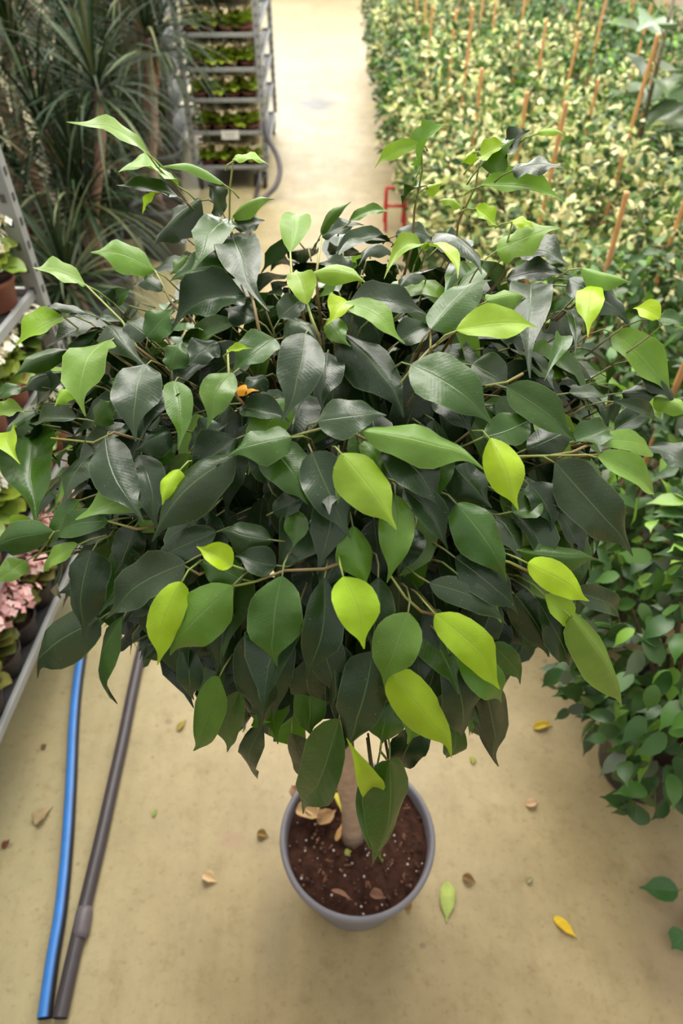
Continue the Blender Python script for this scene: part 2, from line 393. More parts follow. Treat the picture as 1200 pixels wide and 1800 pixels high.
# leaves traced leaf by leaf: base x,y  tip x,y  width  colour  [shell]
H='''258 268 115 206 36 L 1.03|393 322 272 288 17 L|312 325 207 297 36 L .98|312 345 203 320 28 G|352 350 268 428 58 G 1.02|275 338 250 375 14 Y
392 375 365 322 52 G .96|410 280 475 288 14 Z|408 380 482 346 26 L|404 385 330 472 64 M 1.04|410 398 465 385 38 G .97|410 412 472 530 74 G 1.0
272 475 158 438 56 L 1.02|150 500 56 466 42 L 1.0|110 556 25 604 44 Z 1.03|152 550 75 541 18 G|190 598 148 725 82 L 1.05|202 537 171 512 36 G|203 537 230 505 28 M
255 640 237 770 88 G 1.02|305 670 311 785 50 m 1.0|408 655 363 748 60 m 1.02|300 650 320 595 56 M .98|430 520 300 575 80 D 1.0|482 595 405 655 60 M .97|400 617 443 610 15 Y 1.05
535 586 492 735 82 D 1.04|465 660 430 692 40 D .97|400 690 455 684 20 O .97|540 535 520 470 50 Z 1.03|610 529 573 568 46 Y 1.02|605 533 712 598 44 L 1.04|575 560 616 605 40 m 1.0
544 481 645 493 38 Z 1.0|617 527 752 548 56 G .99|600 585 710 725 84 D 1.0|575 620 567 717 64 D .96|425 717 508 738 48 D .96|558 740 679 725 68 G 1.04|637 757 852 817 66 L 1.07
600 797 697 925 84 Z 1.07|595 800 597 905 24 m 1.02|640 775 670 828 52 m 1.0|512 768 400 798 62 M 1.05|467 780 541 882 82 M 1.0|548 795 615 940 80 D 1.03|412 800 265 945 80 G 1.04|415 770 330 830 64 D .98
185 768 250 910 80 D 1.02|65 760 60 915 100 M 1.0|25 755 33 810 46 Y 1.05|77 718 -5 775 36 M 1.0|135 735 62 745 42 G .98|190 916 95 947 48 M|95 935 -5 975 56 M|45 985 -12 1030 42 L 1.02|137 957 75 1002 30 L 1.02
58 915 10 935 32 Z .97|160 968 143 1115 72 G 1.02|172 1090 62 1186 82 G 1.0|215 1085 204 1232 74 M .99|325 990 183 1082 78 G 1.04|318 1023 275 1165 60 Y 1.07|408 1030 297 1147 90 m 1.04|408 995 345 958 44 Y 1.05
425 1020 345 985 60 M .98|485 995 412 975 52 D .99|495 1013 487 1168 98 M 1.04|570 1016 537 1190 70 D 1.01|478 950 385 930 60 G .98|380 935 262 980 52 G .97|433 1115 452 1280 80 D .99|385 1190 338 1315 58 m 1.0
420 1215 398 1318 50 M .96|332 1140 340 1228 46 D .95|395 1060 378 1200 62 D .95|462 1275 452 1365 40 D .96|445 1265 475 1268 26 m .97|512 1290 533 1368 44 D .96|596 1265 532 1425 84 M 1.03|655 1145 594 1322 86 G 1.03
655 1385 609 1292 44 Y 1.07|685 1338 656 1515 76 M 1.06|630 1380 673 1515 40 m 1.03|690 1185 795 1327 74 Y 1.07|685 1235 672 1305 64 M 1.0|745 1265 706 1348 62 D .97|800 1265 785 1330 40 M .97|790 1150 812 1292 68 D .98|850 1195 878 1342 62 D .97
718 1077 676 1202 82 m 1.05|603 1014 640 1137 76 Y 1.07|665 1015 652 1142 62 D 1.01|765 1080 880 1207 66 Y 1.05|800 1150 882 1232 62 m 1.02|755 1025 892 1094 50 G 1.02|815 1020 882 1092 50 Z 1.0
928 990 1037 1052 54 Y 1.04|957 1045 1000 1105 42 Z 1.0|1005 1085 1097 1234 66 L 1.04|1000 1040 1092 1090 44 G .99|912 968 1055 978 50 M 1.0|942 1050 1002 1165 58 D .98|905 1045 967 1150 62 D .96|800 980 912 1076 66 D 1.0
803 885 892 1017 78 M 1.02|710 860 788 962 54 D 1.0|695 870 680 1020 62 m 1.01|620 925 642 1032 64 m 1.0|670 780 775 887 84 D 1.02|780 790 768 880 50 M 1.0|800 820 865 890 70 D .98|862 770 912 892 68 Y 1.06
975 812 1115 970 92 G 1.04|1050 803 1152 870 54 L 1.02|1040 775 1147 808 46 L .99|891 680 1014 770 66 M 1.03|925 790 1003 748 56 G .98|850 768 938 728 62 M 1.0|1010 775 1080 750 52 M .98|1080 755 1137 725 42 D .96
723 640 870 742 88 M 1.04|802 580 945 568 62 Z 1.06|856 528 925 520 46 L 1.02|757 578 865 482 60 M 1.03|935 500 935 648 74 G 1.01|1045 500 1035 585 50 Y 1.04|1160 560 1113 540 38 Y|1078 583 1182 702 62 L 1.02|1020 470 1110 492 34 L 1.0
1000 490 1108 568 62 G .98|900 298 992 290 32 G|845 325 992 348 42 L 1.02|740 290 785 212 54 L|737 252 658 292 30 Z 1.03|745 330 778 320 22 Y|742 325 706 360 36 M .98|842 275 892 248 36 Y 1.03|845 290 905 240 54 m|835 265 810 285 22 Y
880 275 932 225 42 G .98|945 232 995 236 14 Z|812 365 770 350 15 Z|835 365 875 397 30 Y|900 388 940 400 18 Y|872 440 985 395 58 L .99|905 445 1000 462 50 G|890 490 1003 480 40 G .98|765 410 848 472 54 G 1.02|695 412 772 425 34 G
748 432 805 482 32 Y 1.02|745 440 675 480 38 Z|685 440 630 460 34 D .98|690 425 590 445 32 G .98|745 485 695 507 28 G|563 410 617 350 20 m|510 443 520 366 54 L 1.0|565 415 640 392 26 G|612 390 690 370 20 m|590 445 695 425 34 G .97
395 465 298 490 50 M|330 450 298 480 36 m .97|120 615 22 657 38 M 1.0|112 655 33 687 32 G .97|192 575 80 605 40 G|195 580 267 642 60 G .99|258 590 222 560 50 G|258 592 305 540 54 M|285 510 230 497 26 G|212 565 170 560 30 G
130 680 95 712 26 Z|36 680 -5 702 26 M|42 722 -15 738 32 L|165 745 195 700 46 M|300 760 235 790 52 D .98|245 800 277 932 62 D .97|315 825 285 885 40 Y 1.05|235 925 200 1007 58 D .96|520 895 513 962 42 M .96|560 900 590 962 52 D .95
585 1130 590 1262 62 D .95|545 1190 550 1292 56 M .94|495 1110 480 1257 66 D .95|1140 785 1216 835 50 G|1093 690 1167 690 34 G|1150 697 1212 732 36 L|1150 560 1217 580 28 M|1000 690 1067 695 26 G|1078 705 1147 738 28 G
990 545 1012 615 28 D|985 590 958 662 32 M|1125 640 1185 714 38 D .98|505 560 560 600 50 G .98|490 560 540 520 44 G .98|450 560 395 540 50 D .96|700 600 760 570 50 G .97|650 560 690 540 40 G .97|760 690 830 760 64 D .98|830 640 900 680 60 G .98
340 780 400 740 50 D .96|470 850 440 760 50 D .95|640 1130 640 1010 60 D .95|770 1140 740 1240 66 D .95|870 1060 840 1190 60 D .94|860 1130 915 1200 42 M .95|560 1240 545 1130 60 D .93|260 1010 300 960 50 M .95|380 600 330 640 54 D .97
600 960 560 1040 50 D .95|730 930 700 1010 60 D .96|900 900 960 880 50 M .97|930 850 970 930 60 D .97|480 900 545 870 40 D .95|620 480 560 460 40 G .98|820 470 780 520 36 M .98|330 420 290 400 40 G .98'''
young=MB(); old=MB(); twig=MB()
hr=random.Random(5)
def hero(bx,by,tx_,ty_,w,ck,s):
    B=surf(bx,by,s*.985); T=surf(tx_,ty_,s*1.01)
    mid=(B+T)/2; view=(CAMP-mid).normalized(); ne=enorm(mid)
    up=V((0,0,1))
    kk=.75 if ck in 'GL' else .5
    n=(ne*.35+view*.55+up*kk+rv(hr)*.16).normalized()
    D=T-B; d=D.normalized(); nn=(n-d*n.dot(d)).normalized(); S=d.cross(nn)
    p1=project(mid+S*.01); p0=project(mid-S*.01)
    ppx=math.hypot(p1[0]-p0[0],p1[1]-p0[1])/.02
    W=min(w/max(ppx,1),D.length*.95)
    mb=young if ck in 'YLZO' else old
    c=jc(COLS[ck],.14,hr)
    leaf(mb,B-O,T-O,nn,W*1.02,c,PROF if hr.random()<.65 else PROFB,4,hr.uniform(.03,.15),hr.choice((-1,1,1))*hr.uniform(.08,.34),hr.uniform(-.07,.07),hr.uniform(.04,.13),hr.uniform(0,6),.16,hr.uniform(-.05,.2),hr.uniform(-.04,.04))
    # petiole back towards the crown
    inw=(EC-B).normalized()
    e=B-d*.012+inw*(.022 if by>420 else .012)
    pc=(.28,.36,.08) if ck in 'YLZ' else (.20,.22,.07)
    twig.tube([B-O+d*.003,B-O-d*.008+inw*.006,e-O],[.0007,.0008,.0009],6,pc)
    if by>420: twig.tube([e-O,e-O+inw*.04+V((0,0,-.01))],[.0009,.0011],6,(.19,.16,.06))
for row in H.replace('\n','|').split('|'):
    q=row.split()
    hero(*map(float,q[:5]),q[5],float(q[6]) if len(q)>6 else 1.0)

# the rest of the crown: layers of leaves under the outer ones
fr=random.Random(21)
EDGE=[(60,640),(120,560),(240,500),(300,440),(420,405),(560,405),(700,400),(850,385),(1000,440),(1090,520),(1150,620),(1130,760),(1080,900),(1010,1060),(990,1140),(905,1155),(880,1200),(865,1300),(720,1310),(640,1290),(560,1285),(500,1330),(440,1295),(345,1265),(320,1180),(240,1165),(170,1110),(110,1080),(60,950),(20,850),(10,740)]
def inside(q,poly=EDGE):
    if not q: return False
    x,y=q[0],q[1]; c=False; j=len(poly)-1
    for i in range(len(poly)):
        (xi,yi),(xj,yj)=poly[i],poly[j]
        if (yi>y)!=(yj>y) and x<(xj-xi)*(y-yi)/(yj-yi)+xi: c=not c
        j=i
    return c
def crown_leaf(P,s,inner):
    ne=enorm(P); out=V((ne.x,ne.y,0)); 
    if out.length<.05: out=rv(fr)
    out.normalize()
    d=(out*fr.uniform(.25,1.0)+V((0,0,-1))*fr.uniform(.35,1.2)+rv(fr)*.38).normalized()
    if inner: d=(d+rv(fr)*.4).normalized()
    L=fr.uniform(.058,.088); W=L*fr.uniform(.44,.56)
    if not inside(project(P)) or not inside(project(P+d*L)): return
    n=(out*.5+ne*.25+V((0,0,1))*.9+rv(fr)*.32)
    k=fr.random()
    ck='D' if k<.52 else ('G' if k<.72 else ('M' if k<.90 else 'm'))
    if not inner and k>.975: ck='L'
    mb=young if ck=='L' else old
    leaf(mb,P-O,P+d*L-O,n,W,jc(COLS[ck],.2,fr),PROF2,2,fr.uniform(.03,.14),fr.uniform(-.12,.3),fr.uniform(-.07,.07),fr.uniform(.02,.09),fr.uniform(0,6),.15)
    twig.tube([P-O,P-O-d*.012+(EC-P).normalized()*.02],[.0009,.0012],4,(.20,.22,.07))
for i in range(2000):
    z=fr.uniform(-.93,1.0); a=fr.uniform(0,2*math.pi); rr=math.sqrt(1-z*z)
    s=fr.uniform(.60,.93)
    P=EC+V((ER.x*rr*math.cos(a)*s,ER.y*rr*math.sin(a)*s,ER.z*z*s))
    crown_leaf(P,s,s<.75)
# far side and top of the crown, outside the camera's near shell
for i in range(420):
    z=fr.uniform(-.7,1.0); a=fr.uniform(0,2*math.pi); rr=math.sqrt(1-z*z)
    P=EC+V((ER.x*rr*math.cos(a),ER.y*rr*math.sin(a),ER.z*z))*1.0
    nrm=enorm(P)
    if nrm.dot((CAMP-P).normalized())>.12: continue
    q=project(P)
    if q and (q[1]<430 and (520<q[0]<700)) : continue
    crown_leaf(P,1,False)
# inner boughs
for i in range(46):
    z=fr.uniform(-.5,.95); a=2*math.pi*i*.618; rr=math.sqrt(1-z*z)
    E=EC+V((ER.x*rr*math.cos(a),ER.y*rr*math.sin(a),ER.z*z))*fr.uniform(.82,.93)-EC*0
    if not inside(project(E)): continue
    A=trunk_top+V((fr.uniform(-.01,.01),fr.uniform(-.01,.01),fr.uniform(-.03,0)))
    m1=A.lerp(E-O,.4)+V((0,0,.05))+rv(fr)*.01; m2=A.lerp(E-O,.75)+V((0,0,.03))+rv(fr)*.01
    twig.tube([A,m1,m2,E-O],[.006,.0038,.0022,.001],7,(.16,.10,.06))
# twigs the photograph shows on the outside
TW='''258 268 275 292 310 330 340 372 372 430|410 280 404 330 403 400 420 470 445 530 455 580|740 250 742 300 728 370 725 430|842 285 835 330 805 390 800 440|150 500 215 565 240 610|110 556 160 595 225 640
510 768 545 758 580 750 612 757 640 772|405 1032 450 1022 500 1003 570 1000 610 985|685 1010 712 1050 740 1075 768 1081|860 980 895 988 950 1015|905 802 965 801 1005 795 1050 775|965 801 1050 800|90 770 165 778 200 760
950 500 1000 503 1045 506|704 673 730 640 756 613 802 581|756 613 757 580|853 678 890 672 918 657|672 1290 668 1320 684 1340|668 1320 655 1385|400 615 402 660 418 700|510 443 512 480 525 520|565 415 560 450 555 490|540 535 548 560 560 590
900 390 888 440 885 480|272 475 285 500 300 530|95 935 60 985|190 916 240 930|315 990 350 1010'''
for row in TW.replace('\n','|').split('|'):
    q=list(map(float,row.split())); n=len(q)//2
    P=[surf(q[2*i],q[2*i+1],1.0-.02*i/n)-O for i in range(n)]
    P.append(P[-1]+(EC-O-P[-1]).normalized()*.05)
    twig.tube(P,[.0009+.0007*i/n for i in range(n+1)],7,[(.30,.33,.08) if i<n*.4 else (.24,.17,.07) for i in range(n+1)])
fo=old.obj('foliage',M_leaf,tree); yo=young.obj('young_foliage',M_young,tree); yo['label']='bright lime green young leaves at the shoot ends'
twig.obj('twigs',M_twig,tree)

# ------------------------------------------------------------------ dry leaves and bits
def flat_leaf(name,label,cat,px,py,qx,qy,wpx,col,z=.0,curl=.2,mat=None,group=None,lift=.003):
    A=on_z(px,py,z); B=on_z(qx,qy,z); mid=(A+B)/2
    mb=MB(); W=wpx/(project(mid+V((.005,0,0)))[0]-project(mid-V((.005,0,0)))[0])*.01
    # small solid two-sided leaf, edges lifted
    leaf(mb,A-mid+V((0,0,lift)),B-mid+V((0,0,lift)),V((0,0,1)),W,col,PROF2,2,.06,curl,rnd.uniform(-.08,.08),.10,rnd.uniform(0,6))
    o=mb.obj(name,mat or M_dry); o.location=mid+V((0,0,z*0))
    so=o.modifiers.new('thickness','SOLIDIFY'); so.thickness=.0006
    return tag(o,label,cat,group)
flat_leaf('fallen_leaf','yellow fallen leaf with a green edge on the floor at lower right','leaf',972,1612,1014,1650,17,(.75,.50,.03))
flat_leaf('fallen_leaf','pale green fallen leaf lying on the floor just right of the grey pot','leaf',787,1550,784,1625,27,(.42,.50,.13),curl=.08)
flat_leaf('fallen_leaf','curled tan dry leaf on the floor left of the blue hose','leaf',62,1452,94,1418,24,(.42,.32,.17),curl=.5)
flat_leaf('fallen_leaf','small pale tan leaf scrap on the floor between the black hose and the grey pot','leaf',357,1538,382,1552,18,(.70,.50,.27),curl=.5)
flat_leaf('fallen_leaf','brown curled leaf scrap touching distance left of the grey pot','leaf',452,1466,472,1472,13,(.30,.19,.05),curl=.6)
flat_leaf('fallen_leaf','olive yellow leaf scrap on the floor under the tree crown, left of centre','leaf',312,1286,328,1266,10,(.36,.27,.06),curl=.4)
flat_leaf('fallen_leaf','dark red brown scrap on the floor at the left edge','leaf',6,1492,18,1476,11,(.16,.05,.03),curl=.4)
flat_leaf('fallen_leaf','brown leaf scrap on the floor right of the pot, above the pale green leaf','leaf',812,1542,836,1552,14,(.26,.15,.06),curl=.6)
flat_leaf('fallen_leaf','pale cream leaf scrap on the floor between the pot and the bushes at right','leaf',922,1416,946,1410,14,(.72,.50,.28),curl=.5)
flat_leaf('fallen_leaf','bright yellow fallen leaf at the foot of the bushes at right','leaf',936,1282,972,1275,14,(.62,.44,.04),curl=.4)
flat_leaf('fallen_leaf','olive speck of leaf on the floor up and right of the pot rim','leaf',829,1330,832,1346,10,(.34,.34,.08),curl=.3)
flat_leaf('fallen_leaf','tiny green leaf sliver on the floor right of the black hose','leaf',269,1437,277,1423,6,(.25,.36,.08),curl=.3)
flat_leaf('fallen_leaf','orange brown scrap on the floor at the lower right foot of the pot','leaf',712,1598,724,1588,14,(.34,.19,.05),curl=.5)
flat_leaf('fallen_leaf','grey green scrap on the floor above the yellow leaf at lower right','leaf',924,1552,936,1544,9,(.35,.33,.16),curl=.4)
flat_leaf('fallen_leaf','small dark leaf scrap on the floor between the hoses and the rack','leaf',76,1318,82,1308,9,(.14,.09,.05),curl=.4)
zs=.224
for (a,b,c,d,wp,col,lb) in [(520,1425,575,1440,34,(.55,.36,.17),'tan curled dead leaf on the soil, nearest the trunk'),
    (527,1405,512,1382,26,(.30,.18,.10),'brown dead leaf on the soil leaning on the pot rim at far left'),
    (548,1405,590,1402,30,(.62,.42,.20),'pale crumpled dead leaf on the soil behind the others'),
    (558,1450,590,1425,26,(.40,.24,.11),'brown crumpled dead leaf on the soil in front of the pale one'),
    (540,1420,560,1445,20,(.68,.48,.26),'small pale curled dead leaf on the soil at the left of the heap'),
    (590,1395,600,1430,14,(.55,.48,.06),'yellow dead leaf on the soil beside the trunk'),
    (590,1480,600,1450,10,(.50,.28,.10),'thin orange brown leaf on the soil at the foot of the trunk'),
    (606,1503,618,1497,11,(.36,.40,.08),'tiny green leaf on the dark soil in front of the trunk'),
    (650,1572,678,1580,17,(.26,.13,.08),'flat brown scrap on the soil by the front rim'),
    (582,1566,618,1584,8,(.30,.15,.09),'thin brown sliver on the soil near the front rim')]:
    o=flat_leaf('dead_leaf',lb,'leaf',a,b,c,d,wp,col,z=zs,curl=.55 if wp>16 else .2,lift=.004)

# ------------------------------------------------------------------ hoses
def smooth(P,n=8):
    out=[]
    for i in range(len(P)-1):
        a,b,c,d=P[max(i-1,0)],P[i],P[i+1],P[min(i+2,len(P)-1)]
        for k in range(n):
            t=k/n; out.append(.5*((2*b)+(c-a)*t+(2*a-5*b+4*c-d)*t*t+(3*b-a-3*c+d)*t**3))
    return out+[P[-1]]
def hose(name,label,pix,r,col,stripe=None):
    P=[on_z(x,y,r) for x,y in pix]; P=smooth(P)
    mb=MB(); m=len(P); vs=[];cs=[];nn=16
    for i,p_ in enumerate(P):
        t=(P[min(i+1,m-1)]-P[max(i-1,0)]).normalized(); a=t.cross(V((0,0,1))).normalized(); b=a.cross(t)
        for k in range(nn):
            an=2*math.pi*k/nn; vs.append(p_+(a*math.cos(an)+b*math.sin(an))*r)
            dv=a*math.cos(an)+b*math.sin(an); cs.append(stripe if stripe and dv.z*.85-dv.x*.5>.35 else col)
    fs=[(i*nn+k,i*nn+(k+1)%nn,(i+1)*nn+(k+1)%nn,(i+1)*nn+k) for i in range(m-1) for k in range(nn)]
    mb.add(vs,fs,cs); o=mb.obj(name,M_rubber); return tag(o,label,'hose'),P
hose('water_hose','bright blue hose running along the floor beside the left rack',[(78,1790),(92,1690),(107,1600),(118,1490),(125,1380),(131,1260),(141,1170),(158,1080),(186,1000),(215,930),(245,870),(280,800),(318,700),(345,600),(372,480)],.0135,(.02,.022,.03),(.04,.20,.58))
bh,bp_=hose('water_hose','dark grey rubber hose on the floor between the blue hose and the pot',[(105,1790),(127,1690),(150,1590),(176,1480),(196,1390),(216,1300),(234,1210),(252,1130),(275,1040),(300,940),(335,800),(370,640),(400,520),(432,420),(446,372),(452,335),(456,300)],.0145,(.055,.045,.05))
mb=MB(); A=on_z(140,1650,.0145);B=on_z(150,1595,.0145)
mb.tube([A,A.lerp(B,.2),A.lerp(B,.8),B],[.0155,.0175,.0175,.0155],14,(.12,.10,.11)); j=mb.obj('joint_sleeve',M_rubber,bh)
mb=MB()
def at_y(px,py,y): q=ray(px,py); return CAMP+q*(y/q.y)
P=smooth([at_y(447,60,4.80),at_y(455,130,4.79),at_y(461,190,4.78),at_y(470,240,4.72),at_y(486,272,4.68),at_y(492,300,4.62),at_y(484,328,4.55),at_y(464,348,4.50),on_z(448,366,.016),on_z(441,385,.016),on_z(438,410,.016)])
mb.tube(P,.016,10,(.10,.09,.10)); tag(mb.obj('cable',M_rubber),'dark hose hanging in a loop from the right post of the far trolley','hose')

# ------------------------------------------------------------------ trolleys (galvanised)
Z=(.33,.34,.335)
def trolley(label,loc,rz,wx,dy,h,tiers,lip=.022,grp=None):
    """wx across, dy long, local origin at its centre on the floor"""
    t=thing('plant_trolley',label,'trolley',loc,rz,grp)
    for sx in (-1,1):
        for sy in (-1,1):
            mb=MB(); x,y=sx*wx/2,sy*dy/2
            mb.box((x,y,.14+(h-.14)/2),(.034,.026,h-.14),Z)
            for k in range(int((h-.2)/.05)):
                mb.box((x+sx*.018,y,.2+k*.05),(.002,.008,.016),(.10,.10,.10)); mb.box((x,y-.014,.2+k*.05),(.010,.002,.016),(.10,.10,.10))
            mb.obj('post',M_zinc,t,False)
            c=MB(); c.tube([(x*.92-.012,y*.93,.05),(x*.92+.012,y*.93,.05)],.05,20,(.04,.04,.04)); wh=c.obj('wheel',M_rubber,t)
            f=MB(); f.box((x*.92-.018,y*.93,.085),(.004,.05,.07),Z); f.box((x*.92+.018,y*.93,.085),(.004,.05,.07),Z); f.box((x*.92,y*.93,.12),(.05,.06,.006),Z)
            f.obj('fork',M_zinc,wh,False)
    for z in tiers:
        mb=MB(); mb.box((0,0,z-.004),(wx-.03,dy-.02,.008),(.06,.06,.06))
        for sx in (-1,1): mb.box((sx*(wx/2-.004),0,z+.004),(.012,dy-.026,lip),Z)
        for sy in (-1,1): mb.box((0,sy*(dy/2-.004),z+.004),(wx-.034,.012,lip),Z)
        mb.obj('shelf',M_zinc,t,False,.002)
    return t
# near rack on the left: far right post at (-.69, 1.47)
ang=-R(2.6); dirv=V((math.sin(-ang),math.cos(-ang),0)); side=V((dirv.y,-dirv.x,0))
corner=V((-.695,1.468,0)); RX,RY=.60,1.40
rc=corner-dirv*(RY/2)-side*(RX/2)
NT=[.25,.50,.70,.887,1.32]
near=trolley('near galvanised rack at the left edge carrying white and pink flowering kalanchoes',rc,ang,RX,RY,1.9,[.25,.50,.70,.887])
CT=[.135,.337,.518,.678,.85,1.03,1.21]
far1=trolley('far galvanised trolley beside the aisle stacked with yellow green potted kalanchoes',(-.735,5.40,0),R(1.5),.46,1.30,1.85,CT)
far2=trolley('second far galvanised trolley of kalanchoes, left of the aisle trolley behind the dracaenas',(-1.38,5.6,0),R(3),.46,1.30,1.85,CT)
# white price ticket hanging on the trolley shelf edge
mb=MB(); mb.box((0,0,0),(.11,.003,.05),(.85,.84,.80)); 
for k in range(3): mb.box((0,-.0018,.012-k*.011),(.07-.01*k,.001,.002),(.25,.25,.28))
o=mb.obj('shelf_ticket',M_paper,None,False); o.location=(-.70,4.735,.335); o.rotation_euler=(0,0,R(1.5)); tag(o,'white paper ticket clipped to a shelf edge of the far aisle trolley','ticket')

# ------------------------------------------------------------------ kalanchoe
PINK=[(.90,.55,.54),(.86,.46,.47),(.93,.68,.62)]; WHITE=[(.88,.84,.68),(.85,.80,.55),(.9,.88,.80)]
def kalanchoe(label,fl,leafc,seed,detail=True,nh=5,spread=.06,tall=.17,ps=.8,potc=(.30,.115,.075)):
    g=random.Random(seed)
    t=thing('kalanchoe',label,'potted plant')
    mb=MB(); mb.lathe([(a_,b_*ps) for a_,b_ in [(0,.001),(.036,.001),(.04,.01),(.047,.072),(.051,.073),(.052,.084),(.049,.085),(.046,.07)]],20 if detail else 12,(0,0,0),potc); mb.obj('pot',M_terra,t)
    mb=MB(); mb.lathe([(.046,.074*ps),(.02,.078*ps),(0.0001,.079*ps)],12,(0,0,0),(.05,.03,.02)); mb.obj('soil',M_soil,t)
    mb=MB()
    for i in range(46 if detail else 34):
        a=i*2.4+g.uniform(-.3,.3); el=g.uniform(-.35,1.1); L=g.uniform(.042,.066); z=.085*ps+g.uniform(0,.05)
        d=V((math.cos(a)*math.cos(el),math.sin(a)*math.cos(el),math.sin(el)))
        B=V((math.cos(a)*.015,math.sin(a)*.015,z))
        c=jc(leafc,.25,g)
        leaf(mb,B,B+d*L,V((0,0,1))+d*-.2+rv(g)*.1,L*.85,c,[(0,.1),(.2,.5),(.45,.95),(.7,1.0),(.88,.7),(1,.15)],2,.04,.18,0,.05,g.uniform(0,6))
    mb.obj('foliage',M_succ,t)
    fm=MB(); sm=MB()
    for h in range(nh):
        a=h*2.4+g.uniform(-.4,.4); r=spread*math.sqrt((h+.3)/nh)
        c=V((math.cos(a)*r,math.sin(a)*r,tall+g.uniform(-.02,.015)))
        sm.tube([(0,0,.09),(c.x*.6,c.y*.6,.13),tuple(c-V((0,0,.01)))],.0018,5,(.28,.34,.10))
        for k in range(26 if detail else 6):
            q=c+V((g.gauss(0,.014),g.gauss(0,.014),g.gauss(0,.008)))*(1 if detail else 1.0); fc=jc(g.choice(fl),.08,g)
            if detail:
                ax=(q-c+V((0,0,.018))).normalized(); u=ax.orthogonal().normalized(); vv=ax.cross(u); ro=g.uniform(0,1.5)
                for m in range(4):
                    an=ro+m*math.pi/2; dd=u*math.cos(an)+vv*math.sin(an)
                    leaf(fm,q,q+dd*.0105+ax*.001,ax,.0095,fc,PROF3,1,.05,.1)
                fm.blob(tuple(q),.0018,(.8,.6,.3),4)
            else: fm.blob(tuple(q),.011,fc,6,(1,1,.6),.3,g)
    so=sm.obj('flower_stems',M_twig,t); fm.obj('flowers',M_flower,t)
    return t
GRN=(.13,.20,.035); YG=(.27,.36,.05); DG=(.13,.13,.03)
kp=[kalanchoe('pink flowering kalanchoe on the near rack',PINK,DG,s,True,6,.058,.165,.8,(.04,.03,.028)) for s in (1,2)]
kw=[kalanchoe('white flowering kalanchoe on the near rack',WHITE,YG if s==4 else GRN,s,True,5,.055,.165) for s in (3,4)]
kf=[kalanchoe('yellow green kalanchoe on the far trolley',[(.95,.85,.62),(.90,.76,.45)],(.34,.46,.04),s,False,7,.055,.135,.5) for s in (6,7,8)]
used=set()
def put(protos,loc,rz,sc_,label,group):
    pr=rnd.choice(protos)
    if pr.name not in used:
        used.add(pr.name); pr.location=loc; pr.rotation_euler=(0,0,rz); pr.scale=(sc_,)*3; pr['label']=label; pr['group']=group; return pr
    return dup(pr,loc,rz,sc_,label,group)
TN=['lowest shelf','second shelf up','third shelf up','top shelf']
ORD=['nearest the camera']+[x+' from the near end' for x in ('second','third','fourth','fifth','sixth','seventh','eighth','ninth','tenth','eleventh','twelfth')]
kids_ready=False
for ti,z in enumerate([.25,.50,.70,.887]):
    for col in range(3):
        vis=[]
        for k in range(13):
            P=corner-dirv*(.075+.103*k)-side*(.056+.112*col)+V((0,0,z+.0005))
            q=project(P+V((0,0,.13)))
            if not q or q[0]<-70 or q[1]>1500: continue
            vis.append((k,P))
        vis.sort(key=lambda t:-t[0])
        for n_,(k,P) in enumerate(vis):
            pink=(ti==0) or (ti==1 and col==1 and k%3==0)
            ptype='pink' if pink else 'white'
            rowl=['outer row','second row in','inner row'][col]
            put(kp if pink else kw, P+V((rnd.uniform(-.004,.004),rnd.uniform(-.004,.004),0)), rnd.uniform(0,6.28), rnd.uniform(1.0,1.1),
                f'{ptype} kalanchoe, near rack, {TN[ti]}, {rowl}, {ORD[min(n_,11)]}','kalanchoes on the near rack')
TF=['bottom shelf','second shelf up','third shelf up','fourth shelf up','fifth shelf up','sixth shelf up']
for tr_,(cx,cy,rz_),tn,dn in ((far1,(-.735,5.40,R(1.5)),'aisle trolley',5),(far2,(-1.38,5.6,R(3)),'left far trolley',2)):
    Mx=Matrix.Translation((cx,cy,0))@Matrix.Rotation(rz_,4,'Z')
    for ti,z in enumerate(CT[:6]):
        for c in range(4):
            for k in range(dn):
                P=Mx@V((-.153+.102*c,-.585+.118*k,z+.0005))
                put(kf,P,rnd.uniform(0,6.28),rnd.uniform(.88,.95),
                    f'yellow green kalanchoe, {tn}, {TF[ti]}, {["front row","second row","third row","fourth row","fifth row"][k]}, {["leftmost","left of centre","right of centre","rightmost"][c]}','kalanchoes on the far trolleys')

